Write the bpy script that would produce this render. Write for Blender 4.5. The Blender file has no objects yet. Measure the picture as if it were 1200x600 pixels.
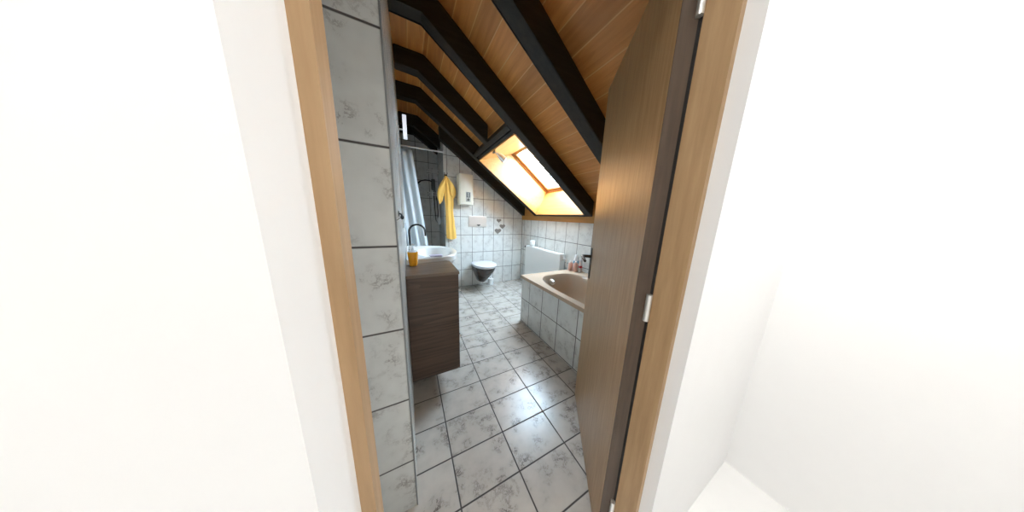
import bpy, bmesh, math, random
from mathutils import Vector, Matrix
random.seed(7)
sc = bpy.context.scene
C = sc.collection
# ---------------------------------------------------------------- camera
F_PX = 231.35
pitch, yaw, roll = math.radians(-11.007), math.radians(27.788), math.radians(2.0)
fwd = Vector((math.sin(yaw)*math.cos(pitch), math.cos(yaw)*math.cos(pitch), math.sin(pitch)))
rgt = Vector((math.cos(yaw), -math.sin(yaw), 0)); upv = rgt.cross(fwd)
R_ = math.cos(roll)*rgt + math.sin(roll)*upv; U_ = -math.sin(roll)*rgt + math.cos(roll)*upv
cd = bpy.data.cameras.new('camera'); cam = bpy.data.objects.new('camera', cd); C.objects.link(cam)
m = Matrix((R_, U_, -fwd)).transposed().to_4x4(); m.translation = Vector((0, 0, 1.3)); cam.matrix_world = m
cd.sensor_fit = 'HORIZONTAL'; cd.sensor_width = 36; cd.lens = F_PX/1200*36; cd.clip_start = .02
sc.camera = cam
# ---------------------------------------------------------------- light
w = bpy.data.worlds.new('world'); sc.world = w; w.use_nodes = True
bg = w.node_tree.nodes['Background']; bg.inputs[0].default_value = (.60, .81, 1, 1); bg.inputs[1].default_value = 36.0
def light(name, kind, loc, direction, energy, col=(1, 1, 1), size=None, size_y=None, portal=False):
    l = bpy.data.lights.new(name, kind); l.energy = energy; l.color = col
    if kind == 'AREA':
        l.shape = 'RECTANGLE'; l.size = size; l.size_y = size_y
        if portal: l.cycles.is_portal = True
    if kind == 'SUN': l.angle = math.radians(1.5)
    if kind == 'POINT': l.shadow_soft_size = size
    o = bpy.data.objects.new(name, l); C.objects.link(o); o.location = loc
    o.rotation_euler = Vector(direction).to_track_quat('-Z', 'Y').to_euler()
    return o
SL = math.tan(math.radians(35.2)); XW = 2.086
light('sun', 'SUN', (0, -3, 5), (-.05, 1, -.50), 17, (1, .90, .74))
wn = Vector((math.sin(math.radians(35.2)), 0, math.cos(math.radians(35.2))))
light('window_portal', 'AREA', Vector((1.87, 2.45, 2.03))+wn*.10, -wn, 1, size=1.2, size_y=1.2, portal=True)
light('hall_fill_light', 'AREA', (-.75, -.12, 2.42), (0, .12, -1), 15, (1, .97, .93), 1.0, .3)  # added fill, brightens the hallway wall left of the doorway to white
light('hall_fill_light', 'AREA', (1.02, -.10, 2.42), (.12, .1, -1), 17, (1, .97, .93), .4, .4)  # added fill for the hallway walls right of the doorway
vs = sc.view_settings; vs.view_transform = 'Standard'; vs.look = 'None'; vs.gamma = 1; vs.use_curve_mapping = False
vs.exposure = 0.35
# ---------------------------------------------------------------- materials
def newmat(name):
    mt = bpy.data.materials.new(name); mt.use_nodes = True
    return mt, mt.node_tree.nodes, mt.node_tree.links, mt.node_tree.nodes['Principled BSDF']
def plain(name, col, rough=.5, metal=0, noise=0.0, **kw):
    mt, n, l, b = newmat(name)
    b.inputs['Base Color'].default_value = (*col, 1); b.inputs['Roughness'].default_value = rough; b.inputs['Metallic'].default_value = metal
    for k, v in kw.items(): b.inputs[k.replace('_', ' ')].default_value = v
    t = n.new('ShaderNodeTexNoise'); t.inputs['Scale'].default_value = 14; g = n.new('ShaderNodeTexCoord'); l.new(g.outputs['Object'], t.inputs['Vector'])
    r = n.new('ShaderNodeMapRange'); r.inputs[3].default_value = max(0, rough-.05); r.inputs[4].default_value = min(1, rough+.05)
    l.new(t.outputs[0], r.inputs[0]); l.new(r.outputs[0], b.inputs['Roughness'])
    if noise:
        mx = n.new('ShaderNodeMix'); mx.data_type = 'RGBA'
        mx.inputs[6].default_value = (*[c*(1-noise) for c in col], 1); mx.inputs[7].default_value = (*[min(1, c*(1+noise)) for c in col], 1)
        l.new(t.outputs[0], mx.inputs[0]); l.new(mx.outputs[2], b.inputs['Base Color'])
    return mt
def math_node(n, l, op, a, b_=None):
    q = n.new('ShaderNodeMath'); q.operation = op
    for i, v in enumerate((a, b_)):
        if v is None: continue
        if isinstance(v, (int, float)): q.inputs[i].default_value = v
        else: l.new(v, q.inputs[i])
    return q.outputs[0]
def tile_mat(name, au, av, tw, th, ou, ov, base, vein, grout, rough=.25, gw=.0035, amount=.55):
    """glazed marbled tiles laid on world axes au/av"""
    mt, n, l, b = newmat(name)
    g = n.new('ShaderNodeNewGeometry'); s = n.new('ShaderNodeSeparateXYZ'); l.new(g.outputs['Position'], s.inputs[0])
    def axis(a, size, off):
        u = math_node(n, l, 'DIVIDE', math_node(n, l, 'SUBTRACT', s.outputs[a], off), size)
        fr = math_node(n, l, 'FRACT', u); fl = math_node(n, l, 'FLOOR', u)
        d = math_node(n, l, 'MULTIPLY', math_node(n, l, 'SUBTRACT', .5, math_node(n, l, 'ABSOLUTE', math_node(n, l, 'SUBTRACT', fr, .5))), size)
        return fl, d
    fu, du = axis(au, tw, ou); fv, dv = axis(av, th, ov)
    d = math_node(n, l, 'MINIMUM', du, dv)
    mr = n.new('ShaderNodeMapRange'); mr.inputs[1].default_value = gw*.45; mr.inputs[2].default_value = gw*.9; l.new(d, mr.inputs[0])  # 0 in grout 1 on tile
    cx = n.new('ShaderNodeCombineXYZ'); l.new(fu, cx.inputs[0]); l.new(fv, cx.inputs[1])
    wn_ = n.new('ShaderNodeTexWhiteNoise'); l.new(cx.outputs[0], wn_.inputs['Vector'])
    sc_ = n.new('ShaderNodeVectorMath'); sc_.operation = 'MULTIPLY_ADD'; l.new(wn_.outputs['Color'], sc_.inputs[0]); sc_.inputs[1].default_value = (9, 9, 9); l.new(g.outputs['Position'], sc_.inputs[2])
    nz = n.new('ShaderNodeTexNoise'); nz.inputs['Scale'].default_value = 24; nz.inputs['Detail'].default_value = 7; nz.inputs['Roughness'].default_value = .75; nz.inputs['Distortion'].default_value = .25
    l.new(sc_.outputs[0], nz.inputs['Vector'])
    ab = math_node(n, l, 'ABSOLUTE', math_node(n, l, 'SUBTRACT', nz.outputs[0], .46))
    v1 = n.new('ShaderNodeMapRange'); v1.inputs[1].default_value = 0; v1.inputs[2].default_value = .05; v1.inputs[3].default_value = 1; v1.inputs[4].default_value = 0; l.new(ab, v1.inputs[0])
    n2 = n.new('ShaderNodeTexNoise'); n2.inputs['Scale'].default_value = 10; n2.inputs['Detail'].default_value = 3; l.new(sc_.outputs[0], n2.inputs['Vector'])
    v2 = n.new('ShaderNodeMapRange'); v2.inputs[1].default_value = .50; v2.inputs[2].default_value = .68; l.new(n2.outputs[0], v2.inputs[0])
    vv = math_node(n, l, 'MULTIPLY', math_node(n, l, 'MULTIPLY', v1.outputs[0], v2.outputs[0]), amount)
    cl = n.new('ShaderNodeMapRange'); cl.inputs[1].default_value = .35; cl.inputs[2].default_value = .75; cl.inputs[3].default_value = 0; cl.inputs[4].default_value = amount*.35; l.new(n2.outputs[0], cl.inputs[0])
    vv = math_node(n, l, 'ADD', vv, cl.outputs[0])
    m1 = n.new('ShaderNodeMix'); m1.data_type = 'RGBA'; m1.inputs[6].default_value = (*base, 1); m1.inputs[7].default_value = (*vein, 1); l.new(vv, m1.inputs[0])
    m2 = n.new('ShaderNodeMix'); m2.data_type = 'RGBA'; m2.inputs[6].default_value = (*grout, 1); l.new(m1.outputs[2], m2.inputs[7]); l.new(mr.outputs[0], m2.inputs[0])
    l.new(m2.outputs[2], b.inputs['Base Color'])
    rr = n.new('ShaderNodeMapRange'); rr.inputs[3].default_value = .8; rr.inputs[4].default_value = rough; l.new(mr.outputs[0], rr.inputs[0]); l.new(rr.outputs[0], b.inputs['Roughness'])
    bp = n.new('ShaderNodeBump'); bp.inputs['Distance'].default_value = .002; bp.inputs['Strength'].default_value = .5; l.new(mr.outputs[0], bp.inputs['Height']); l.new(bp.outputs[0], b.inputs['Normal'])
    return mt
def wood_mat(name, c1, c2, axis='Y', rough=.45, scale=1.0, plank=None, seam=(.03, .015, .008), cathedral=0.0, spec=.5):
    """grain along the axis; plank=(axis index, width, offset) cuts boards by world position"""
    mt, n, l, b = newmat(name)
    g = n.new('ShaderNodeNewGeometry'); mp = n.new('ShaderNodeMapping'); l.new(g.outputs['Position'], mp.inputs[0])
    st = {'X': (.07, 1, 1), 'Y': (1, .07, 1), 'Z': (1, 1, .07)}[axis]
    mp.inputs['Scale'].default_value = [k*scale for k in st]
    vec = mp.outputs[0]
    if plank:
        s = n.new('ShaderNodeSeparateXYZ'); l.new(g.outputs['Position'], s.inputs[0])
        u = math_node(n, l, 'DIVIDE', math_node(n, l, 'SUBTRACT', s.outputs[plank[0]], plank[2]), plank[1])
        fl = math_node(n, l, 'FLOOR', u); fr = math_node(n, l, 'FRACT', u)
        wnn = n.new('ShaderNodeTexWhiteNoise'); wnn.noise_dimensions = '1D'; l.new(fl, wnn.inputs['W'])
        ad = n.new('ShaderNodeVectorMath'); ad.operation = 'MULTIPLY_ADD'; l.new(wnn.outputs['Color'], ad.inputs[0]); ad.inputs[1].default_value = (7, 7, 7); l.new(vec, ad.inputs[2]); vec = ad.outputs[0]
    nz = n.new('ShaderNodeTexNoise'); nz.inputs['Scale'].default_value = 34; nz.inputs['Detail'].default_value = 5; nz.inputs['Roughness'].default_value = .6; l.new(vec, nz.inputs['Vector'])
    big = n.new('ShaderNodeTexNoise'); big.inputs['Scale'].default_value = 5; big.inputs['Detail'].default_value = 2; big.inputs['Distortion'].default_value = 1.0; l.new(vec, big.inputs['Vector'])
    ring = math_node(n, l, 'FRACT', math_node(n, l, 'MULTIPLY', big.outputs[0], 9.0))
    f = math_node(n, l, 'ADD', math_node(n, l, 'MULTIPLY', nz.outputs[0], 1-cathedral), math_node(n, l, 'MULTIPLY', ring, cathedral))
    rp = n.new('ShaderNodeMapRange'); rp.inputs[1].default_value = .32; rp.inputs[2].default_value = .70; l.new(f, rp.inputs[0])
    mx = n.new('ShaderNodeMix'); mx.data_type = 'RGBA'; mx.inputs[6].default_value = (*c1, 1); mx.inputs[7].default_value = (*c2, 1); l.new(rp.outputs[0], mx.inputs[0])
    col = mx.outputs[2]
    if plank:
        hv = n.new('ShaderNodeHueSaturation'); vr = n.new('ShaderNodeMapRange'); vr.inputs[3].default_value = .86; vr.inputs[4].default_value = 1.14
        l.new(wnn.outputs['Value'], vr.inputs[0]); l.new(vr.outputs[0], hv.inputs['Value']); l.new(col, hv.inputs['Color'])
        ed = math_node(n, l, 'MULTIPLY', math_node(n, l, 'SUBTRACT', .5, math_node(n, l, 'ABSOLUTE', math_node(n, l, 'SUBTRACT', fr, .5))), plank[1])
        er = n.new('ShaderNodeMapRange'); er.inputs[1].default_value = .0016; er.inputs[2].default_value = .0034; l.new(ed, er.inputs[0])
        ms = n.new('ShaderNodeMix'); ms.data_type = 'RGBA'; ms.inputs[6].default_value = (*seam, 1); l.new(hv.outputs[0], ms.inputs[7]); l.new(er.outputs[0], ms.inputs[0]); col = ms.outputs[2]
    l.new(col, b.inputs['Base Color']); b.inputs['Roughness'].default_value = rough; b.inputs['Specular IOR Level'].default_value = spec
    bp = n.new('ShaderNodeBump'); bp.inputs['Strength'].default_value = .12; bp.inputs['Distance'].default_value = .002; l.new(nz.outputs[0], bp.inputs['Height']); l.new(bp.outputs[0], b.inputs['Normal'])
    return mt
GR = (.055, .045, .04)
TB, TV = (.74, .75, .72), (.27, .25, .23)
M = {}
M['floor'] = tile_mat('floor_tiles', 0, 1, .304, .2145, .139, .67, (.53, .485, .43), (.10, .08, .07), GR, .27, .005, .8)
M['tile_y'] = tile_mat('back_wall_tiles', 0, 2, .210, .322, .822, .0-.002, TB, TV, (.16, .15, .13), .2, .006, .45)
M['tile_x'] = tile_mat('side_wall_tiles', 1, 2, .242, .308, 2.01, .045, TB, TV, (.14, .13, .12), .2, .006, .45)
M['tile_l'] = tile_mat('near_wall_tiles', 0, 2, .30, .31, -.335, -.05, TB, TV, (.10, .09, .085), .22, .005, .7)
M['tile_tub'] = tile_mat('tub_apron_tiles', 1, 2, .250, .30, 2.02-.18, .01, TB, TV, (.12, .11, .10), .22, .006, .6)
M['slope'] = wood_mat('slope_boards', (.48, .178, .036), (.63, .262, .062), 'Y', .42, 1, (0, .1205, .376), seam=(.70, .38, .14), cathedral=.13)
M['flat'] = wood_mat('flat_boards', (.48, .178, .036), (.63, .262, .062), 'Y', .42, 1, (0, .13, .088), seam=(.70, .38, .14), cathedral=.13)
M['orange'] = wood_mat('reveal_boards', (.46, .20, .045), (.58, .28, .07), 'Y', .4, 1)
M['beam'] = wood_mat('stained_beam', (.011, .007, .004), (.028, .019, .012), 'X', .6, 1, spec=.35)
M['door'] = wood_mat('door_veneer', (.33, .195, .088), (.46, .295, .15), 'Z', .36, 2.2, cathedral=.05)
M['dooredge'] = wood_mat('door_edge_wood', (.055, .032, .018), (.09, .055, .032), 'Z', .5, 1.6)
M['jamb'] = wood_mat('door_frame_veneer', (.40, .25, .12), (.52, .34, .18), 'Z', .45, 1.6)
M['vanity'] = wood_mat('vanity_oak', (.055, .031, .019), (.115, .068, .042), 'X', .42, 1.2, cathedral=.3)
M['counter'] = wood_mat('counter_oak', (.11, .070, .048), (.19, .13, .09), 'X', .35, 1.2, cathedral=.3)
M['sash'] = wood_mat('sash_pine', (.42, .19, .06), (.54, .27, .09), 'X', .35, 1.6)
M['white'] = plain('white_ceramic', (.82, .82, .80), .12)
M['plaster'] = plain('hall_plaster', (.92, .92, .915), .85, noise=.01)
M['hallfloor'] = plain('hall_floor', (.86, .86, .85), .5, noise=.03)
M['radiator'] = plain('radiator_enamel', (.80, .81, .78), .3)
M['tub'] = plain('beige_acrylic', (.50, .375, .27), .14)
M['chrome'] = plain('chrome', (.75, .75, .75), .12, 1)
M['black'] = plain('black_metal', (.02, .02, .022), .35, .4)
M['bronze'] = plain('dark_brass', (.030, .018, .011), .45, .3)
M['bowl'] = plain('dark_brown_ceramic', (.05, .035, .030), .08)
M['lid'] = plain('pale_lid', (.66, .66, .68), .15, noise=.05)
M['cream'] = plain('cream_enamel', (.80, .77, .66), .3)
M['yellow'] = plain('yellow_terry', (.86, .52, .12), .9, noise=.1)
M['orangecup'] = plain('orange_plastic', (.85, .36, .015), .25)
M['clear'] = plain('clear_plastic', (.85, .87, .88), .1, Alpha=.6)
M['steel'] = plain('brushed_steel', (.82, .81, .78), .38, .85)
M['heart'] = plain('grey_felt', (.22, .19, .165), .8, noise=.15)
M['peach'] = plain('peach_plastic', (.75, .45, .36), .35)
M['blue'] = plain('blue_print', (.10, .32, .50), .4)
M['red'] = plain('red_plastic', (.42, .03, .06), .35)
M['grey'] = plain('grey_panel', (.10, .11, .10), .4)
M['greyl'] = plain('pale_grey_print', (.45, .45, .42), .4)
M['paper'] = plain('white_paper', (.85, .85, .83), .8)
M['trimmetal'] = plain('tile_edge_trim', (.28, .29, .29), .35, .5)
M['seal_gap'] = plain('dark_seal_and_gap_shade', (.012, .010, .009), .7)  # sash seal; its black also paints the shade of the door gap
M['lampw'] = plain('opal_tube', (.85, .87, .9), .3, Emission_Color=(.82, .88, 1, 1), Emission_Strength=.6)
M['panel'] = plain('fill_panel_glow', (.9, .9, .9), .4, Emission_Color=(1, .98, .95, 1), Emission_Strength=2.5)  # glow of the added hallway fill panels
mt, n, l, b = newmat('shower_curtain_cloth'); b.inputs['Base Color'].default_value = (.86, .92, .95, 1); b.inputs['Roughness'].default_value = .6
tr = n.new('ShaderNodeBsdfTranslucent'); tr.inputs[0].default_value = (.74, .84, .9, 1); ms = n.new('ShaderNodeMixShader'); ms.inputs[0].default_value = .2
l.new(b.outputs[0], ms.inputs[1]); l.new(tr.outputs[0], ms.inputs[2]); l.new(ms.outputs[0], n['Material Output'].inputs[0]); M['curtain'] = mt
mt, n, l, b = newmat('window_glass')
tp = n.new('ShaderNodeBsdfTransparent'); gl = n.new('ShaderNodeBsdfGlossy'); gl.inputs['Roughness'].default_value = .02; ms = n.new('ShaderNodeMixShader')
ms.inputs[0].default_value = .07; l.new(tp.outputs[0], ms.inputs[1]); l.new(gl.outputs[0], ms.inputs[2]); l.new(ms.outputs[0], n['Material Output'].inputs[0]); M['glass'] = mt
mt, n, l, b = newmat('mirror_glass'); b.inputs['Base Color'].default_value = (.85, .87, .87, 1); b.inputs['Metallic'].default_value = 1; b.inputs['Roughness'].default_value = .03; M['mirror'] = mt
# ---------------------------------------------------------------- mesh helpers (all take world coordinates)
def nb(): return bmesh.new()
def box(bm, a, b_, bev=0):
    vs_ = [bm.verts.new((x, y, z)) for z in (a[2], b_[2]) for y in (a[1], b_[1]) for x in (a[0], b_[0])]
    fs = [bm.faces.new([vs_[i] for i in f]) for f in ((0, 2, 3, 1), (4, 5, 7, 6), (0, 1, 5, 4), (2, 6, 7, 3), (0, 4, 6, 2), (1, 3, 7, 5))]
    if bev:
        es = list({e for f in fs for e in f.edges}); bmesh.ops.bevel(bm, geom=es, offset=bev, segments=2, affect='EDGES', profile=.6)
    return bm
def prism(bm, poly, vec, bev=0):
    """polygon of 3-D points extruded by vec"""
    v = Vector(vec); A = [bm.verts.new(p) for p in poly]; B = [bm.verts.new(Vector(p)+v) for p in poly]; k = len(A)
    fs = [bm.faces.new(A), bm.faces.new(B[::-1])] + [bm.faces.new((A[i], B[i], B[(i+1) % k], A[(i+1) % k])) for i in range(k)]
    if bev:
        es = list({e for f in fs for e in f.edges}); bmesh.ops.bevel(bm, geom=es, offset=bev, segments=2, affect='EDGES')
    return bm
def obox(bm, o, ax, ay, az, bev=0):
    """box from a corner o and three edge vectors"""
    o, ax, ay, az = map(Vector, (o, ax, ay, az)); return prism(bm, [o, o+ax, o+ax+ay, o+ay], az, bev)
def tube(bm, pts, r, seg=10, caps=True):
    pts = [Vector(p) for p in pts]; rs = r if isinstance(r, (list, tuple)) else [r]*len(pts); rings = []; prev = None
    for i, p in enumerate(pts):
        t = (pts[min(i+1, len(pts)-1)]-pts[max(i-1, 0)]).normalized()
        if prev is None: a = t.orthogonal().normalized()
        else: a = (prev-t*prev.dot(t)).normalized()
        prev = a; b_ = t.cross(a)
        rings.append([bm.verts.new(p+(a*math.cos(2*math.pi*k/seg)+b_*math.sin(2*math.pi*k/seg))*rs[i]) for k in range(seg)])
    for q, s in zip(rings, rings[1:]):
        for k in range(seg): bm.faces.new((q[k], q[(k+1) % seg], s[(k+1) % seg], s[k]))
    if caps: bm.faces.new(rings[0][::-1]); bm.faces.new(rings[-1])
    return bm
def lathe(bm, c, prof, seg=24, sx=1, sy=1):
    """profile of (radius, height) about the vertical through c"""
    rings = [[bm.verts.new((c[0]+r*sx*math.cos(2*math.pi*k/seg), c[1]+r*sy*math.sin(2*math.pi*k/seg), c[2]+h)) for k in range(seg)] for r, h in prof]
    for q, s in zip(rings, rings[1:]):
        for k in range(seg): bm.faces.new((q[k], q[(k+1) % seg], s[(k+1) % seg], s[k]))
    bm.faces.new(rings[0][::-1]); bm.faces.new(rings[-1]); return bm
def loft(bm, loops, cap0=True, cap1=True):
    rings = [[bm.verts.new(p) for p in lp] for lp in loops]; k = len(rings[0])
    for q, s in zip(rings, rings[1:]):
        for i in range(k): bm.faces.new((q[i], q[(i+1) % k], s[(i+1) % k], s[i]))
    if cap0: bm.faces.new(rings[0][::-1])
    if cap1: bm.faces.new(rings[-1])
    return bm
def origin(o):
    v = Vector((0, 0, 0))
    while o is not None: v = v + o.location; o = o.parent
    return v
def obj(name, bm, mat, parent=None, loc=None, smooth=False, label=None):
    bmesh.ops.remove_doubles(bm, verts=bm.verts, dist=1e-6); bmesh.ops.recalc_face_normals(bm, faces=bm.faces)
    me = bpy.data.meshes.new(name); o = bpy.data.objects.new(name, me); C.objects.link(o)
    if parent: o.parent = parent
    if loc is None and parent is None:
        xs = [v.co for v in bm.verts]; loc = ((min(v.x for v in xs)+max(v.x for v in xs))/2, (min(v.y for v in xs)+max(v.y for v in xs))/2, min(v.z for v in xs))
    if loc is not None: o.location = loc
    off = origin(o)
    for v in bm.verts: v.co -= off
    bm.to_mesh(me); bm.free(); me.materials.append(M[mat] if isinstance(mat, str) else mat)
    if smooth:
        for p in me.polygons: p.use_smooth = True
        try: me.set_sharp_from_angle(angle=math.radians(38))
        except Exception: pass
    if label: o['label'] = label
    return o
def tag(o, label, cat, group=None, kind=None):
    o['label'] = label; o['category'] = cat
    if group: o['group'] = group
    if kind: o['kind'] = kind
    return o
def thing(name, label, cat, loc, group=None, kind=None):
    o = bpy.data.objects.new(name, None); C.objects.link(o); o.location = loc; o.empty_display_size = .05
    return tag(o, label, cat, group, kind)
def struct(name, bm, mat, label, cat, **kw):
    return tag(obj(name, bm, mat, **kw), label, cat, kind='structure')
def zb(x): return 1.33+(XW-x)*SL      # underside of the rafters
def zc(x): return 1.52+(XW-x)*SL      # board ceiling between them
def zw(x): return 1.86+(XW-x)*SL      # plane of the roof window
# ---------------------------------------------------------------- the shell
YN, YB, YS, XR, XS = .335, 3.55, 4.25, .56, -.80     # door wall, toilet wall, shower wall, return of the toilet wall, shower left
ZF = 2.83; XK = XW-(ZF-1.52)/SL
struct('floor', box(nb(), (-1.3, YN-.0, -.1), (XW, YS, 0)), 'floor', 'marbled beige floor tiles with dark grout joints', 'floor')
struct('floor_hall', box(nb(), (-2.2, -1.3, -.1), (1.5, YN, 0)), 'hallfloor', 'pale floor of the hallway outside the door', 'floor')
struct('wall_back', box(nb(), (XR, YB, 0), (XW+.1, YB+.12, 2.75)), 'tile_y', 'white marbled tile wall behind the toilet', 'wall')
b = nb(); box(b, (XR, YB+.12, 0), (XR+.1, YS+.1, 2.8))
struct('wall_shower_return', b, 'tile_x', 'tiled return wall at the right of the shower', 'wall')
struct('wall_shower', box(nb(), (XS-.1, YS, 0), (XR, YS+.1, ZF)), 'tile_y', 'shaded tile wall at the rear of the shower', 'wall')
struct('wall_shower_left', box(nb(), (XS-.1, 3.30, 0), (XS, YS, ZF)), 'tile_x', 'tiled left wall of the shower', 'wall')
struct('wall_right', box(nb(), (XW, YN, 0), (XW+.1, YB, 1.262)), 'tile_x', 'white tiled knee wall under the roof slope', 'wall')
b = nb(); box(b, (-.115, .78, 0), (-.035, 3.30, ZF)); box(b, (XS-.1, 3.22, 0), (-.115, 3.30, ZF))
struct('wall_left', b, 'tile_x', 'tiled left wall behind the vanity', 'wall')
struct('wall_left_near', box(nb(), (-1.3, .772, 0), (-.037, .86, ZF)), 'tile_l', 'tiled wall face at the near left beside the doorway', 'wall')
struct('trim_1', box(nb(), (-.0375, .7695, 0), (-.033, .774, ZF)), 'trimmetal', 'grey edge strip down the tiled corner at the left', 'trim')
struct('wall_left_end', box(nb(), (-1.4, YN, 0), (-1.3, .86, ZF)), 'plaster', 'plain end wall left of the doorway', 'wall')
b = nb()                                                     # wall with the doorway
DX0, DX1, DZ = -.09, .668, 2.045
box(b, (-2.2, .20, 0), (DX0, YN, ZF)); box(b, (DX1, .20, 0), (2.3, YN, ZF)); box(b, (DX0, .20, DZ), (DX1, YN, ZF))
struct('wall_door', b, 'plaster', 'white plastered wall around the doorway', 'wall')
b = nb(); box(b, (-2.3, -1.3, 0), (-2.2, YN, 2.5)); box(b, (1.5, -1.3, 0), (1.6, .2, 2.5)); box(b, (-2.3, -1.4, 0), (1.6, -1.3, 2.5))
struct('wall_hall', b, 'plaster', 'white plastered walls of the hallway', 'wall')
struct('ceiling_hall', box(nb(), (-2.3, -1.4, 2.45), (1.6, .2, 2.5)), 'plaster', 'white hallway ceiling', 'ceiling')
# board ceiling: flat middle, slope with the roof window's hole
b = nb(); box(b, (-1.3, YN, ZF), (XK, YS+.1, ZF+.04))
struct('ceiling', b, 'flat', 'orange brown board ceiling, flat part along the ridge', 'ceiling')
HX0, HX1, HY0, HY1 = 1.171, 2.104, 1.90, 3.0
b = nb()
def slab(x0, x1, y0, y1): prism(b, [(x0, y0, zc(x0)), (x1, y0, zc(x1)), (x1, y0, zc(x1)+.04), (x0, y0, zc(x0)+.04)], (0, y1-y0, 0))
slab(XK, 2.25, YN, HY0); slab(XK, 2.25, HY1, YS+.1); slab(XK, HX0, HY0, HY1)
struct('ceiling_slope', b, 'slope', 'orange brown boards on the sloping roof side', 'ceiling')
# board above the tiled knee wall
b = nb(); box(b, (XW-.015, YN, 1.262), (XW+.1, YB, 1.345)); box(b, (XW-.015, YN, 1.345), (XW+.06, HY0-.01, 1.515)); box(b, (XW-.015, HY1+.005, 1.345), (XW+.06, YB, 1.515))
struct('trim_2', b, 'orange', 'orange brown board along the top of the tiled knee wall', 'trim')
# rafters
XKB = XW-(2.68-1.33)/SL
def rafter(i, y0, y1, label, xend=XW-.016, xstart=-1.25):
    b = nb()
    zt = ZF
    if xstart > XK: poly = [(xstart, y0, zb(xstart)), (xend, y0, zb(xend)), (xend, y0, zc(xend)-.001), (xstart, y0, zc(xstart)-.001)]
    else: poly = [(xstart, y0, 2.68), (XKB, y0, 2.68), (xend, y0, zb(xend)), (xend, y0, zc(xend)-.001), (XK, y0, ZF-.001), (xstart, y0, ZF-.001)]
    prism(b, poly, (0, y1-y0, 0), .006)
    return struct('trim_%d' % i, b, 'beam', label, 'ceiling beam')
rafter(3, 1.135, 1.25, 'dark rafter nearest the door, first from the camera')
rafter(4, 1.785, 1.90, 'long dark rafter along the near side of the roof window')
rafter(5, 2.425, 2.54, 'dark rafter cut short by the header above the roof window', xend=.90, xstart=-.03)
rafter(6, 3.00, 3.10, 'dark rafter along the far side of the roof window')
rafter(7, 3.44, 3.547, 'dark rafter against the tiled toilet wall', xstart=.50)
rafter(8, 3.80, 3.90, 'dark rafter above the shower, nearer the curtain rod', xstart=-.79, xend=.559)
rafter(10, 4.14, 4.245, 'dark rafter against the rear wall of the shower', xstart=-.79, xend=.559)
# header above the roof window
b = nb(); dx = math.cos(math.radians(35.2)); dz = math.sin(math.radians(35.2)); nx_, nz_ = dz, dx
def along(x0, w, t0, t1, y0, y1):
    o = Vector((x0, y0, zb(x0))); u = Vector((dx, 0, -dz))*w; nrm = Vector((nx_, 0, nz_))
    obox(b, o+nrm*t0, u, (0, y1-y0, 0), nrm*(t1-t0), .003)
along(.895, .055, -.004, .15, 1.901, 2.999); along(.950, .038, .012, .15, 1.901, 2.999)
struct('trim_9', b, 'beam', 'stepped dark header across the top of the roof window', 'trim')
# lining of the opening (part of the window)
A0, A1 = Vector((.984, 0, 2.105)), Vector((1.50, 0, 2.272)); B0, B1 = Vector((2.035, 0, 1.372)), Vector((2.235, 0, 1.754))
win = thing('window_1', 'bright open-to-sky roof window with a pine sash in a deep wooden lining', 'window', (1.6, 2.45, 1.36), kind='structure')
t = .02
up = Vector((0, 0, t)); Y = lambda v, y: Vector((v.x, y, v.z))
b = nb(); prism(b, [Y(A0, 1.905), Y(A1, 1.905), Y(A1, 1.905)+up, Y(A0, 1.905)+up], (0, 1.09, 0)); obj('upper_lining', b, 'orange', win)
out = Vector((t, 0, -.003)); b = nb(); prism(b, [Y(B0, 1.905), Y(B1, 1.905), Y(B1, 1.905)+out, Y(B0, 1.905)+out], (0, 1.09, 0)); box(b, (2.034, 1.905, 1.3455), (2.2, 2.995, 1.372)); obj('lower_lining', b, 'orange', win)
for y0 in (2.995, 1.885):
    b = nb(); prism(b, [Y(A0, y0), Y(A1, y0)+Vector((-.02, 0, .04)), Y(B1, y0)+Vector((.02, 0, .0)), Y(B0, y0)], (0, t, 0)); obj('side_lining', b, 'orange', win)
def frame(bm, y0, y1, xa, xb, wy, wx, off0, off1):
    """rectangular frame lying in the roof plane"""
    nrm = Vector((nx_, 0, nz_))
    def bar(x0, x1, ya, yb):
        o = Vector((x0, ya, zw(x0)))+nrm*off0; e = Vector((x1, ya, zw(x1)))+nrm*off0
        obox(bm, o, e-o, (0, yb-ya, 0), nrm*(off1-off0), .004)
    bar(xa, xb, y0, y0+wy); bar(xa, xb, y1-wy, y1); bar(xa, xa+wx, y0+wy, y1-wy); bar(xb-wx, xb, y0+wy, y1-wy)
b = nb(); frame(b, 1.86, 3.04, 1.45, 2.27, .075, .055, 0, .09); obj('window_frame', b, 'sash', win)
b = nb(); frame(b, 1.925, 2.975, 1.497, 2.225, .065, .045, .015, .07); sash = obj('sash', b, 'sash', win)
b = nb(); frame(b, 1.937, 2.963, 1.505, 2.217, .006, .005, .008, .016); obj('seal_gap', b, 'seal_gap', sash)
nrm = Vector((nx_, 0, nz_)); o = Vector((1.54, 1.985, zw(1.54)))+nrm*.04; e = Vector((2.185, 1.985, zw(2.185)))+nrm*.04
b = nb(); obox(b, o, e-o, (0, .93, 0), nrm*.005); obj('pane', b, 'glass', sash)
b = nb(); tube(b, [(1.56, 2.1, zw(1.56)-.01), (1.56, 2.8, zw(1.56)-.01)], .008); obj('opening_bar', b, 'chrome', sash)
b = nb(); box(b, (2.028, 1.903, 1.342), (2.068, 2.997, 1.366), .002); obj('lower_edge_strip', b, 'beam', win, label='thin dark strip under the opening')
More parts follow.
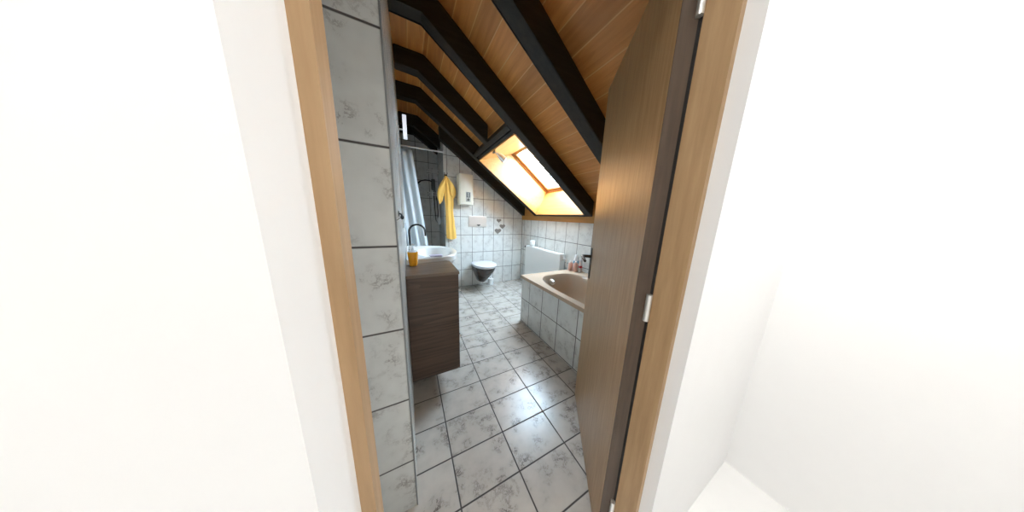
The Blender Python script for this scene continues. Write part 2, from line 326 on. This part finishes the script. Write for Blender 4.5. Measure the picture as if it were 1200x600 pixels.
# ---------------------------------------------------------------- door
hx = Vector((.612, .335, 0)); dd = Vector((.61716, .78684, 0)); nn = Vector((.78684, -.61716, 0))   # towards free edge, away from the camera side
door = thing('door_1', 'light brown veneered door standing half open at the right', 'door', (.64, .33, 0), kind='structure')
b = nb(); obox(b, hx+Vector((0, 0, .012)), dd*.70, nn*.004, (0, 0, 2.012)); obox(b, hx+nn*.0042+dd*.002+Vector((0, 0, .012)), dd*.696, nn*.036, (0, 0, 2.008))
leaf = obj('door_leaf', b, 'door', door)
b = nb(); obox(b, hx-dd*.003+Vector((0, 0, .012)), dd*.0028, nn*.040, (0, 0, 2.01)); obj('edge_band', b, 'dooredge', leaf, label='dark hinge-side edge of the door')
for s, nm in ((-1, 'near'), (1, 'far')):
    o = hx+dd*.648+(nn*.0402 if s > 0 else -nn*.004)
    b = nb(); obox(b, o+Vector((0, 0, .93)), dd*.034, nn*.0035, (0, 0, .20), .0015); pl = obj('handle_plate', b, 'bronze', leaf)
    c = hx+dd*.665+(nn*.0402 if s > 0 else Vector()) + Vector((0, 0, 1.075)); q = nn*s
    b = nb(); tube(b, [c+q*.002, c+q*.045, c+q*.056-dd*.012, c+q*.058-dd*.05, c+q*.054-dd*.105+Vector((0, 0, -.012))], [.010, .009, .010, .010, .008]); obj('door_handle', b, 'bronze', leaf, smooth=True)
for z in (.16, 1.0, 1.78):
    b = nb(); tube(b, [hx+Vector((.024, -.03, z)), hx+Vector((.024, -.03, z+.085))], .008); obj('hinge', b, 'steel', door, smooth=True)
b = nb(); box(b, (.648, .235, 0), (DX1, .345, DZ)); box(b, (DX0, .300, 0), (DX0+.018, .345, DZ)); box(b, (DX0+.018, .300, DZ-.018), (.648, .345, DZ))
obj('door_frame', b, 'jamb', door)
b = nb(); box(b, (.6435, .302, .01), (.6475, .340, 2.02)); obj('jamb_gap_shade', b, 'seal_gap', door)  # black strip put in for the shade in the gap at the jamb
# ---------------------------------------------------------------- bathtub
TX0, TX1, TY0, TY1, TZ = 1.205, XW-.001, .34, 2.035, .605
tub = thing('bathtub', 'beige built-in bathtub with a tiled side below the roof window', 'bathtub', ((TX0+TX1)/2, (TY0+TY1)/2, 0))
b = nb(); box(b, (TX0+.015, TY0+.002, 0), (TX0+.05, TY1-.012, TZ-.035)); box(b, (TX0+.05, TY1-.05, 0), (TX1, TY1-.012, TZ-.035))
obj('tiled_apron', b, 'tile_tub', tub)
def tubloop(z, k, rect=False, ins=0):
    cx, cy = (TX0+TX1)/2-.01, (TY0+TY1)/2; hw, hl = (TX1-TX0)/2, (TY1-TY0)/2; pts = []
    for i in range(64):
        a = 2*math.pi*(i+.5)/64; ca, sa = math.cos(a), math.sin(a); p = 2/ (40 if rect else 3.2)
        x = math.copysign(abs(ca)**p, ca); y = math.copysign(abs(sa)**p, sa)
        if rect: pts.append((max(TX0, min(TX1, (TX0+TX1)/2+x*hw*1.02)), max(TY0, min(TY1, cy+y*hl*1.02)), z))
        else: pts.append((cx+x*(hw-k), cy+y*(hl-k*1.15-.02), z))
    return pts
lp = [tubloop(TZ-.035, 0, True), tubloop(TZ-.006, 0, True), tubloop(TZ, .0, True)]
lp += [tubloop(TZ+.001, .075), tubloop(TZ-.004, .088), tubloop(TZ-.03, .10), tubloop(TZ-.2, .125), tubloop(TZ-.36, .155), tubloop(TZ-.41, .20), tubloop(TZ-.425, .30)]
b = nb(); loft(b, lp, cap0=False); obj('tub_shell', b, 'tub', tub, smooth=True)
b = nb(); yk = TY1-.155; cx = 1.57
tube(b, [(cx, yk+.02, .52), (cx, yk-.03, .52)], .034, 20); tube(b, [(cx, yk-.03, .52), (cx, yk-.045, .52)], [.026, .022], 20)
obj('overflow_knob', b, 'steel', tub, smooth=True)
# ---------------------------------------------------------------- radiator
rad = thing('radiator', 'white panel radiator on the tiled knee wall behind the tub', 'radiator', (2.02, 2.69, .20))
b = nb(); box(b, (1.965, 2.205, .20), (1.98, 3.185, .785), .004)
obj('front_panel', b, 'radiator', rad)
b = nb(); box(b, (2.052, 2.205, .20), (2.066, 3.185, .785), .004); obj('rear_panel', b, 'radiator', rad)
for y0 in (2.207, 3.177): b = nb(); box(b, (1.981, y0, .22), (2.052, y0+.006, .785)); obj('side_cover', b, 'radiator', rad)
b = nb(); box(b, (1.979, 2.21, .787), (2.053, 3.18, .792))
for k in range(24): box(b, (1.983, 2.235+k*.039, .792), (2.05, 2.245+k*.039, .796))
obj('top_grille', b, 'radiator', rad)
b = nb(); tube(b, [(2.015, 3.185, .755), (2.015, 3.225, .755)], .012); tube(b, [(2.015, 3.225, .755), (2.015, 3.275, .755)], [.024, .020], 14); obj('thermostat_knob', b, 'black', rad, smooth=True)
b = nb(); tube(b, [(2.015, 2.205, .73), (2.015, 2.17, .73), (2.045, 2.155, .72), (2.05, 2.15, .60)], .009); box(b, (2.0, 2.172, .70), (2.035, 2.204, .76), .004); obj('valve', b, 'steel', rad, smooth=True)
for y0 in (2.4, 2.95): b = nb(); box(b, (2.066, y0, .3), (2.084, y0+.03, .7)); obj('wall_bracket', b, 'radiator', rad)
b = nb(); lathe(b, (2.015, 3.03, .797), [(.018, .001), (.044, .001), (.047, .006), (.047, .094), (.044, .1), (.018, .1)], 24); tag(obj('toilet_roll', b, 'paper', smooth=True), 'white roll standing on top of the radiator', 'toilet roll')
# ---------------------------------------------------------------- bottles on the tub edge
def bottle(name, label, loc, body, neck, mats, parts=()):
    r = thing(name, label, 'bottle', loc, 'bottles on the bathtub edge')
    K_ = 1.12; body = [(a*K_, c*K_) for a, c in body]; neck = [(a*K_, c*K_) for a, c in neck]; parts = [([(a*K_, c*K_) for a, c in p], q) for p, q in parts]
    b = nb(); lathe(b, loc, body, 20, 1, .75); obj('body', b, mats[0], r, smooth=True)
    b = nb(); lathe(b, loc, neck, 18); obj('cap', b, mats[1], r, smooth=True)
    for p, mm in parts:
        b = nb(); lathe(b, loc, p, 20, 1.01, .76); obj('printed_label', b, mm, r, smooth=True)
tz = TZ+.001
bottle('shower_gel_bottle', 'squat peach coloured bottle, leftmost on the tub edge', (1.970, 1.985, tz), [(.028, 0), (.031, .006), (.031, .085), (.022, .1)], [(.016, .1), (.016, .118), (.013, .12)], ('peach', 'white'))
bottle('shampoo_bottle', 'tall white bottle with a blue band on the tub edge', (2.042, 1.960, tz), [(.032, 0), (.036, .006), (.036, .13), (.024, .165)], [(.020, .165), (.020, .185), (.012, .2)], ('white', 'white'), [([(.0363, .085), (.0363, .125)], 'blue')])
bottle('lotion_bottle', 'small peach bottle in front of the blue banded one', (1.985, 1.905, tz), [(.024, 0), (.027, .006), (.027, .10), (.018, .112)], [(.014, .112), (.014, .128), (.011, .13)], ('peach', 'white'))
bottle('conditioner_bottle', 'slim clear bottle with a dark red band on the tub edge', (2.03, 1.862, tz), [(.022, 0), (.025, .006), (.025, .14), (.016, .15)], [(.016, .15), (.016, .172), (.013, .175)], ('clear', 'white'), [([(.0255, .055), (.0255, .08)], 'red')])
# ---------------------------------------------------------------- vanity with basin
VX0, VX1, VY0, VY1, VZ0, VZ1 = -.033, .292, 1.345, 2.42, .155, .92
van = thing('vanity_cabinet', 'dark oak wall-hung vanity cabinet under the washbasin', 'cabinet', (.13, 1.88, VZ0))
b = nb(); box(b, (VX0, VY0, VZ0), (VX1-.018, VY0+.019, VZ1-.02)); box(b, (VX0, VY1-.019, VZ0), (VX1-.018, VY1, VZ1-.15)); box(b, (VX0, VY0+.019, VZ0), (VX1-.018, VY1-.019, VZ0+.018)); box(b, (VX0, VY0+.019, VZ0+.018), (VX0+.01, VY1-.019, VZ1-.2))
obj('carcass', b, 'vanity', van)
ys = [VY0, VY0+.33, VY0+.72, VY1]
for k in range(3):
    for z0, z1 in ((VZ0+.002, VZ0+.375), (VZ0+.379, VZ1-.022 if k == 0 else VZ1-.15)):
        b = nb(); box(b, (VX1-.018, ys[k]+.002, z0), (VX1, ys[k+1]-.002, z1), .001)
        dw = obj('drawer', b, 'vanity', van)
        yc = ys[k]+.045 if k == 0 else (ys[k]+ys[k+1])/2
        b = nb(); tube(b, [(VX1, yc, z1-.13), (VX1+.012, yc, z1-.13), (VX1+.022, yc, z1-.13)], [.005, .006, .011], 12); obj('knob', b, 'steel', dw, smooth=True)
b = nb(); prism(b, [(VX0, VY0-.004, VZ1-.02), (VX1+.006, VY0-.004, VZ1-.02), (VX1+.006, 1.70, VZ1-.02), (VX1-.02, 1.725, VZ1-.02), (VX0, 1.66, VZ1-.02)], (0, 0, .02), .0015); obj('countertop', b, 'counter', van)
# washbasin
WB = thing('washbasin', 'white ceramic washbasin with a bulging front on the vanity', 'washbasin', (.17, 2.06, .77))
def wl(z, k, s=1.0):
    pts = [(-.030+k, 1.69+k), (.12, 1.71+k), (.25-.2*k, 1.74+k), (.33-.6*k, 1.78+k), (.385-k, 1.86+.6*k), (.415-k, 1.97), (.425-k, 2.06), (.415-k, 2.17), (.385-k, 2.28-.6*k), (.33-.6*k, 2.36-k), (.24-.2*k, 2.41-k), (.12, 2.44-k), (-.030+k, 2.45-k)]
    c = (.17, 2.06); return [(c[0]+(x-c[0])*s, c[1]+(y-c[1])*s, z) for x, y in pts]
def dense(pts, m_=4):
    out_ = []; k = len(pts)
    for i in range(k):
        p0, p1, p2, p3 = (Vector(pts[(i+j-1) % k]) for j in range(4))
        sharp = i >= k-1
        for q in range(m_):
            u = q/m_
            if i in (k-1,) : out_.append(p1.lerp(p2, u)); continue
            out_.append(.5*((2*p1)+(p2-p0)*u+(2*p0-5*p1+4*p2-p3)*u*u+(3*p1-p0-3*p2+p3)*u**3) if i not in (0, k-2) else p1.lerp(p2, u))
    return out_
bowl = lambda z, rx, ry: [(.205+rx*math.cos(a), 2.065+ry*math.sin(a), z) for a in [math.atan2(p[1]-2.065, p[0]-.205) for p in dense(wl(0, 0))]]
b = nb(); loft(b, [dense(wl(.80, .05, .8)), dense(wl(.86, .02, .95)), dense(wl(.90, 0, 1)), dense(wl(.945, 0)), dense(wl(.952, .006)), dense(wl(.952, .02)), bowl(.945, .165, .27), bowl(.935, .155, .255), bowl(.88, .135, .225), bowl(.835, .09, .16), bowl(.825, .03, .04)])
obj('basin', b, 'white', WB, smooth=True)
b = nb(); lathe(b, (.205, 2.065, .8255), [(.022, 0), (.022, .003), (.012, .005)], 16); obj('drain', b, 'chrome', WB, smooth=True)
fc = thing('basin_faucet', 'tall dark gooseneck tap on the washbasin', 'tap', (.006, 2.05, .953))
b = nb(); lathe(b, (.006, 2.05, .953), [(.024, 0), (.024, .008), (.016, .012), (.016, .06), (.012, .065)], 18); obj('tap_base', b, 'chrome', fc, smooth=True)
pts = [(.006, 2.05, .953+.06), (.004, 2.05, 1.14)] + [(.004+.068*(1-math.cos(a)), 2.05, 1.14+.066*math.sin(a)) for a in [math.pi*k/12 for k in range(1, 12)]] + [(.140, 2.05, 1.125), (.141, 2.05, 1.10)]
b = nb(); tube(b, pts, .0085, 10); obj('spout', b, 'black', fc, smooth=True)
b = nb(); tube(b, [(.006, 2.034, 1.0), (.008, 2.0, 1.005), (.010, 1.965, 1.018)], [.007, .006, .005]); obj('lever', b, 'chrome', fc, smooth=True)
sd = thing('soap_dispenser', 'orange tapered soap dispenser with a clear pump beside the basin', 'soap dispenser', (.0175, 1.62, .921))
b = nb(); lathe(b, (.0175, 1.62, .921), [(.026, 0), (.028, .004), (.036, .098), (.035, .102), (.030, .103)], 28); obj('cup', b, 'orangecup', sd, smooth=True)
b = nb(); lathe(b, (.0175, 1.62, 1.0245), [(.028, 0), (.024, .008), (.010, .011), (.010, .03), (.005, .031), (.005, .05)], 20); tube(b, [(.0175, 1.62, 1.07), (.0175, 1.62, 1.078), (.03, 1.60, 1.078), (.045, 1.575, 1.072)], [.009, .009, .006, .004]); obj('pump', b, 'clear', sd, smooth=True)
sb = thing('rim_bar', 'pale lilac bar lying on the near rim of the basin', 'soap', (.2, 1.775, .953))
b = nb(); box(b, (.145, 1.735, .953), (.245, 1.785, .966), .005); obj('lilac_bar', b, plain('pale_lilac', (.62, .6, .78), .4), sb, smooth=True)  # flat pale lilac bar on the near rim
# mirror, lamp, hook on the left wall
mi = thing('wall_mirror', 'narrow framed mirror on the left wall above the basin', 'mirror', (-.03, 2.0, 1.2))
b = nb(); frame_ = [((-.034, 1.62, 1.2), (-.024, 1.635, 1.9)), ((-.034, 2.385, 1.2), (-.024, 2.4, 1.9)), ((-.034, 1.635, 1.2), (-.024, 2.385, 1.215)), ((-.034, 1.635, 1.885), (-.024, 2.385, 1.9))]
for a_, c_ in frame_: box(b, a_, c_)
obj('mirror_frame', b, 'white', mi)
b = nb(); box(b, (-.034, 1.636, 1.216), (-.028, 2.384, 1.884)); obj('mirror_pane', b, 'mirror', mi)
lm = thing('wall_lamp', 'white upright tube lamp on a bracket high on the left wall', 'lamp', (.025, 2.8, 2.15))
b = nb(); box(b, (.010, 2.775, 2.147), (.050, 2.815, 2.395), .006); obj('lamp_tube', b, 'lampw', lm)
b = nb(); box(b, (-.034, 2.785, 2.235), (.0098, 2.80, 2.247)); box(b, (-.034, 2.765, 2.21), (-.028, 2.82, 2.27)); obj('bracket', b, 'white', lm)
hk = thing('wall_hook', 'small black hook on the near left tiled wall', 'hook', (-.03, 1.015, 1.28))
b = nb(); lathe(b, (0, 0, 0), [(.012, 0), (.012, .003)], 12)
for v in b.verts: v.co = Vector((v.co.z-.0345, v.co.x+1.015, v.co.y+1.3))
obj('back_plate', b, 'black', hk)
b = nb(); tube(b, [(-.032, 1.015, 1.3), (-.024, 1.015, 1.298), (-.021, 1.015, 1.288), (-.022, 1.015, 1.30)][:3], .004); lathe(b, (-.021, 1.015, 1.276), [(.004, 0), (.007, .005), (.007, .012), (.004, .016)], 10); obj('prong', b, 'black', hk, smooth=True)
# ---------------------------------------------------------------- shower
cr = thing('curtain_rod', 'white curtain rod across the shower opening', 'curtain rod', (.0, 3.5, 2.265))
b = nb(); tube(b, [(XS, 3.50, 2.262), (XR-.001, 3.50, 2.272)], .011, 12); obj('rod', b, 'white', cr, smooth=True)
for x0, x1, z in ((XR-.012, XR-.001, 2.272), (XS, XS+.012, 2.262)): b = nb(); tube(b, [(x0, 3.50, z), (x1, 3.50, z)], .024, 16); obj('end_cap', b, 'white', cr, smooth=True)
b = nb(); rows = 26; cols = 130; g_ = []
for r_ in range(rows):
    f_ = r_/(rows-1); z = 2.225-f_*2.11; x1 = .115+.19*min(1, f_*1.25)**1.0; x0 = -.76
    row = []
    for c_ in range(cols):
        u = c_/(cols-1); amp = .022+.018*f_
        row.append(b.verts.new((x0+(x1-x0)*u, 3.50+amp*math.sin(u*math.pi*16)+.012*math.sin(u*37+2), z)))
    g_.append(row)
for r_ in range(rows-1):
    for c_ in range(cols-1): b.faces.new((g_[r_][c_], g_[r_][c_+1], g_[r_+1][c_+1], g_[r_+1][c_]))
cu = tag(obj('shower_curtain', b, 'curtain', loc=(-.3, 3.5, .115), smooth=True), 'pale blue white shower curtain hanging in folds from the rod', 'curtain')
sm = cu.modifiers.new('thickness', 'SOLIDIFY'); sm.thickness = .0015
for k in range(11):
    b = nb(); x = -.75+k*.085
    pts = [(x, 3.5+.016*math.cos(a), 2.2655+.018*math.sin(a)-.005) for a in [2*math.pi*j/12 for j in range(13)]]
    tube(b, pts, .002, 6, False); obj('curtain_ring', b, 'white', cr, smooth=True)
sh = thing('shower_set', 'chrome and black shower rail with its arm on the shaded shower wall', 'shower', (.47, 4.2, 1.2))
b = nb(); tube(b, [(.455, 4.20, 1.25), (.455, 4.20, 2.15)], .010, 12)
for z in (1.3, 2.1): tube(b, [(.455, 4.249, z), (.455, 4.20, z)], .012, 12)
obj('rail', b, 'chrome', sh, smooth=True)
b = nb(); tube(b, [(.455, 4.18, 1.90), (.40, 4.15, 1.925), (.32, 4.12, 1.92), (.25, 4.10, 1.895), (.20, 4.10, 1.85)], [.012, .011, .011, .011, .014], 10); obj('shower_arm', b, 'black', sh, smooth=True)
b = nb(); lathe(b, (.195, 4.10, 1.815), [(.045, 0), (.048, .008), (.02, .03), (.012, .04)], 20); obj('shower_head', b, 'chrome', sh, smooth=True)
b = nb(); box(b, (.43, 4.15, 1.76), (.50, 4.215, 1.96), .02); obj('mixer_valve', b, 'grey', sh, smooth=True)
b = nb(); tube(b, [(.49, 4.17, 1.76), (.515, 4.15, 1.6), (.53, 4.15, 1.35), (.52, 4.16, 1.15), (.49, 4.18, 1.2), (.48, 4.20, 1.5), (.47, 4.2, 1.76)], .007, 8); obj('hose', b, 'black', sh, smooth=True)
for z in (2.06, 1.66):
    b = nb()
    for zz in (z, z+.05): tube(b, [(.37, 4.24, zz), (.37, 4.11, zz), (.553, 4.11, zz), (.553, 4.24, zz), (.37, 4.24, zz)], .006, 6)
    for k in range(8): tube(b, [(.385+k*.022, 4.24, z), (.385+k*.022, 4.11, z), (.385+k*.022, 4.11, z+.05)], .003, 5)
    obj('wire_basket', b, 'white', sh, smooth=True)
bb = thing('bath_brush', 'white long-handled bath brush hanging beside the shower rail', 'brush', (.545, 4.06, 1.13))
b = nb(); tube(b, [(.535, 4.03, 1.57), (.535, 4.03, 1.4), (.535, 4.03, 1.26)], [.008, .010, .011], 10); obj('brush_handle', b, 'white', bb, smooth=True)
b = nb(); lathe(b, (.53, 4.03, 1.12), [(.008, 0), (.026, .02), (.032, .07), (.026, .12), (.010, .145)], 16, 1, .45); obj('brush_head', b, 'white', bb, smooth=True)
# ---------------------------------------------------------------- toilet wall
TXc, Wy = 1.168, YB
tl = thing('wall_hung_toilet', 'dark brown wall-hung toilet with a pale grey lid', 'toilet', (TXc, 3.28, .13))
def egg(z, hw, yf, yb, sq=2.2, n_=40, xo=0):
    hw *= 1.07
    """plan outline: square-ish at the wall, round in front"""
    pts = []
    for i in range(n_):
        a = 2*math.pi*i/n_; ca, sa = math.cos(a), math.sin(a); yc = yb-(yb-yf)*.42
        e = 2/ (3.4 if sa > 0 else sq)
        x = math.copysign(abs(ca)**e, ca)*hw; y = math.copysign(abs(sa)**e, sa)
        pts.append((TXc+x+xo, yc+(y*(yb-yc) if sa > 0 else y*(yc-yf)), z))
    return pts
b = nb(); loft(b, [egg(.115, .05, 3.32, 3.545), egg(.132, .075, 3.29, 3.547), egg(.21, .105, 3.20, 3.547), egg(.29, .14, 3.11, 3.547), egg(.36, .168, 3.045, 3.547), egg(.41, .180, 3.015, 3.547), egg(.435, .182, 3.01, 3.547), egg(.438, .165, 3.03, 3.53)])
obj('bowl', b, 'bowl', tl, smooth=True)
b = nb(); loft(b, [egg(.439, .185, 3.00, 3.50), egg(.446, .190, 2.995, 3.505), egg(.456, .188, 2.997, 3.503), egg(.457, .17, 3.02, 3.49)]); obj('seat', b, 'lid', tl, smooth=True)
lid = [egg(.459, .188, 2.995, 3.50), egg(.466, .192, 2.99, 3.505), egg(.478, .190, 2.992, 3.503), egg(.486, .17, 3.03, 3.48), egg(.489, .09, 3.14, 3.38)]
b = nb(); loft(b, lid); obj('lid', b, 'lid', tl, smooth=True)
for x in (-.08, .08): b = nb(); tube(b, [(TXc+x-.02, 3.515, .462), (TXc+x+.02, 3.515, .462)], .012, 12); obj('hinge', b, 'chrome', tl, smooth=True)
br = thing('toilet_brush_holder', 'small white brush holder on the floor beside the toilet', 'toilet brush', (1.365, 3.45, 0))
b = nb(); lathe(b, (1.365, 3.45, 0), [(.048, .0), (.052, .004), (.050, .10), (.054, .12), (.050, .125), (.02, .126)], 24); obj('holder', b, 'white', br, smooth=True)
b = nb(); tube(b, [(1.365, 3.45, .12), (1.365, 3.45, .16)], [.012, .014], 12); obj('brush_handle', b, 'white', br, smooth=True)
fp = thing('flush_plate', 'steel flush plate on the tiled wall above the toilet', 'flush plate', (1.135, YB-.01, 1.11))
b = nb(); box(b, (.965, YB-.013, 1.11), (1.305, YB-.001, 1.305), .003); obj('plate', b, 'steel', fp)
b = nb(); box(b, (1.115, YB-.017, 1.14), (1.18, YB-.0135, 1.155), .001); prism(b, [(1.12, YB-.0135, 1.139), (1.175, YB-.0135, 1.139), (1.148, YB-.0135, 1.12)], (0, -.003, 0)); obj('flush_button', b, 'grey', fp)
wh = thing('water_heater', 'cream wall-hung instant water heater with a small control panel', 'water heater', (.9, 3.45, 1.47))
HX, HW_, HYF, HZ0, HZ1 = .764, .235, 3.40, 1.49, 1.975
b = nb(); prism(b, [(HX, YB-.001, HZ0), (HX, HYF+.03, HZ0), (HX+.02, HYF, HZ0), (HX+HW_, HYF, HZ0), (HX+HW_+.02, HYF+.03, HZ0), (HX+HW_+.02, YB-.001, HZ0)], (0, 0, HZ1-HZ0), .008); hb = obj('housing', b, 'cream', wh)
b = nb()
for k in range(5): box(b, (HX+.028+k*.016, HYF-.004, HZ0+.03), (HX+.034+k*.016, HYF-.0002, HZ1-.03))
obj('rib', b, 'cream', wh)
b = nb(); box(b, (HX+.118, HYF-.005, HZ0+.045), (HX+.198, HYF-.0003, HZ0+.205), .002); cp = obj('control_panel', b, 'greyl', wh)
b = nb(); box(b, (HX+.128, HYF-.008, HZ0+.115), (HX+.188, HYF-.0052, HZ0+.195)); obj('display', b, 'grey', cp)
b = nb(); box(b, (HX+.145, HYF-.009, HZ0+.13), (HX+.172, HYF-.0081, HZ0+.15)); box(b, (HX+.145, HYF-.009, HZ0+.163), (HX+.172, HYF-.0081, HZ0+.183)); obj('digits', b, 'greyl', cp)
b = nb(); tube(b, [(HX+.158, HYF-.005, HZ0+.08), (HX+.158, HYF-.016, HZ0+.08)], .022, 18); obj('dial', b, 'grey', cp, smooth=True)
for i, (x, z, s, lb) in enumerate([(1.555, 1.235, .050, 'uppermost grey heart, smallest of the three on the tiles'), (1.632, 1.125, .062, 'grey heart furthest right of the three on the tiles'), (1.540, 1.035, .070, 'lowest and largest of the three grey hearts')]):
    poly = []
    for k in range(36):
        a = 2*math.pi*k/36; hxx = 16*math.sin(a)**3; hz = 13*math.cos(a)-5*math.cos(2*a)-2*math.cos(3*a)-math.cos(4*a)
        poly.append((x+hxx/16*s*.95, YB-.001, z+hz/16*s*.8))
    b = nb(); prism(b, poly, (0, -.010, 0)); tag(obj('wall_heart', b, 'heart'), lb, 'heart ornament', 'grey hearts on the toilet wall')
# towel on its hook
th_ = thing('towel_hook', 'small dark double hook on the tiled wall holding the towel', 'hook', (.59, 3.53, 1.92))
b = nb(); box(b, (.565, YB-.006, 1.905), (.615, YB-.0005, 1.955), .002)
for x in (.572, .606): tube(b, [(x, YB-.006, 1.93), (x, YB-.034, 1.945), (x+(x-.589)*.3, YB-.045, 1.975)], .006, 8)
obj('double_prong', b, 'black', th_, smooth=True)
b = nb(); N = 48; K = 44; lo = []
def tow(f):
    # centre x, half width, fold amplitude, as the cloth falls from the hook
    k = [(0, .585, .012, .006), (.05, .59, .026, .014), (.18, .612, .056, .020), (.34, .628, .072, .022), (.42, .634, .070, .020), (.55, .632, .064, .018), (.75, .642, .070, .018), (1, .655, .080, .020)]
    for a_, c_ in zip(k, k[1:]):
        if f <= c_[0]:
            u = (f-a_[0])/(c_[0]-a_[0]); u = u*u*(3-2*u); return [a_[i]+(c_[i]-a_[i])*u for i in (1, 2, 3)]
for j in range(K):
    f = j/(K-1); cx_, hw, am = tow(f); z = 1.925-f*1.02; ring = []
    for i in range(N):
        a = 2*math.pi*i/N; wob = math.sin(a*5+1+f*1.5)*am*.45
        ring.append((cx_+math.cos(a)*hw+.004*math.sin(a*3+f*9), YB-.042+math.sin(a)*(am*.9)+wob*abs(math.sin(a))*.8, z+(.012*math.cos(a*2)*f)))
    lo.append(ring)
loft(b, lo)
tw = thing('hand_towel', 'yellow towel hanging from the hook left of the water heater', 'towel', (.63, 3.51, .9))
obj('towel_body', b, 'yellow', tw, smooth=True)
for sx in (-1, 1):     # the two corners thrown out to the sides
    b = nb(); lo = []
    top = Vector((.592+.01*sx, YB-.05, 1.91)); tip = Vector((.604+sx*(.104 if sx < 0 else .080), YB-.06, 1.50 if sx < 0 else 1.60))
    for j in range(14):
        f = j/13; c = top.lerp(tip, f); c.x += sx*.035*math.sin(f*math.pi)
        wd = .010+.043*math.sin(min(1, f*1.15)*math.pi*.72)*(1 if f < .8 else 1-.6*(f-.8)/.2)
        lo.append([(c.x+math.cos(a)*wd, c.y+math.sin(a)*.014+.006*math.cos(3*a+f*6), c.z+math.cos(a)*sx*-.03*f) for a in [2*math.pi*i/20 for i in range(20)]])
    loft(b, lo); obj('towel_corner', b, 'yellow', tw, smooth=True)
# spot lamp at the top of the roof window
sp = thing('spot_lamp', 'small chrome spot lamp clipped to the top of the window opening', 'lamp', (1.02, 2.45, 2.05))
b = nb(); box(b, (.990, 2.42, 2.075), (1.005, 2.50, 2.11), .003); tube(b, [(1.0, 2.46, 2.095), (1.03, 2.46, 2.065), (1.05, 2.46, 2.06)], .006); obj('clip', b, 'chrome', sp, smooth=True)
b = nb(); p0 = Vector((1.03, 2.46, 2.085)); p1 = Vector((1.13, 2.44, 2.01)); tube(b, [p0, p0.lerp(p1, .3), p0.lerp(p1, .5), p1], [.016, .022, .035, .042], 18); obj('lamp_head', b, 'steel', sp, smooth=True)
b = nb(); q = (p1-p0).normalized(); tube(b, [p1, p1+q*.012], [.036, .02], 16); obj('bulb', b, 'white', sp, smooth=True)
# added hallway panels for the fill that washes the door wall white
for x, y, sx, sy, lb in ((-.75, -.12, 1.0, .3, 'long flat added fill panel on the ceiling in the hallway left of the doorway'), (1.02, -.10, .4, .4, 'square flat added fill panel on the ceiling in the hallway right of the doorway')):
    r = thing('hall_fill_panel', lb, 'lamp', (x, y, 2.43), 'added hallway fill panels')
    b = nb(); box(b, (x-sx/2, y-sy/2, 2.432), (x+sx/2, y+sy/2, 2.449), .004); obj('housing', b, 'white', r)
    b = nb(); box(b, (x-sx/2+.01, y-sy/2+.01, 2.427), (x+sx/2-.01, y+sy/2-.01, 2.4318)); obj('fill_diffuser', b, 'panel', r)
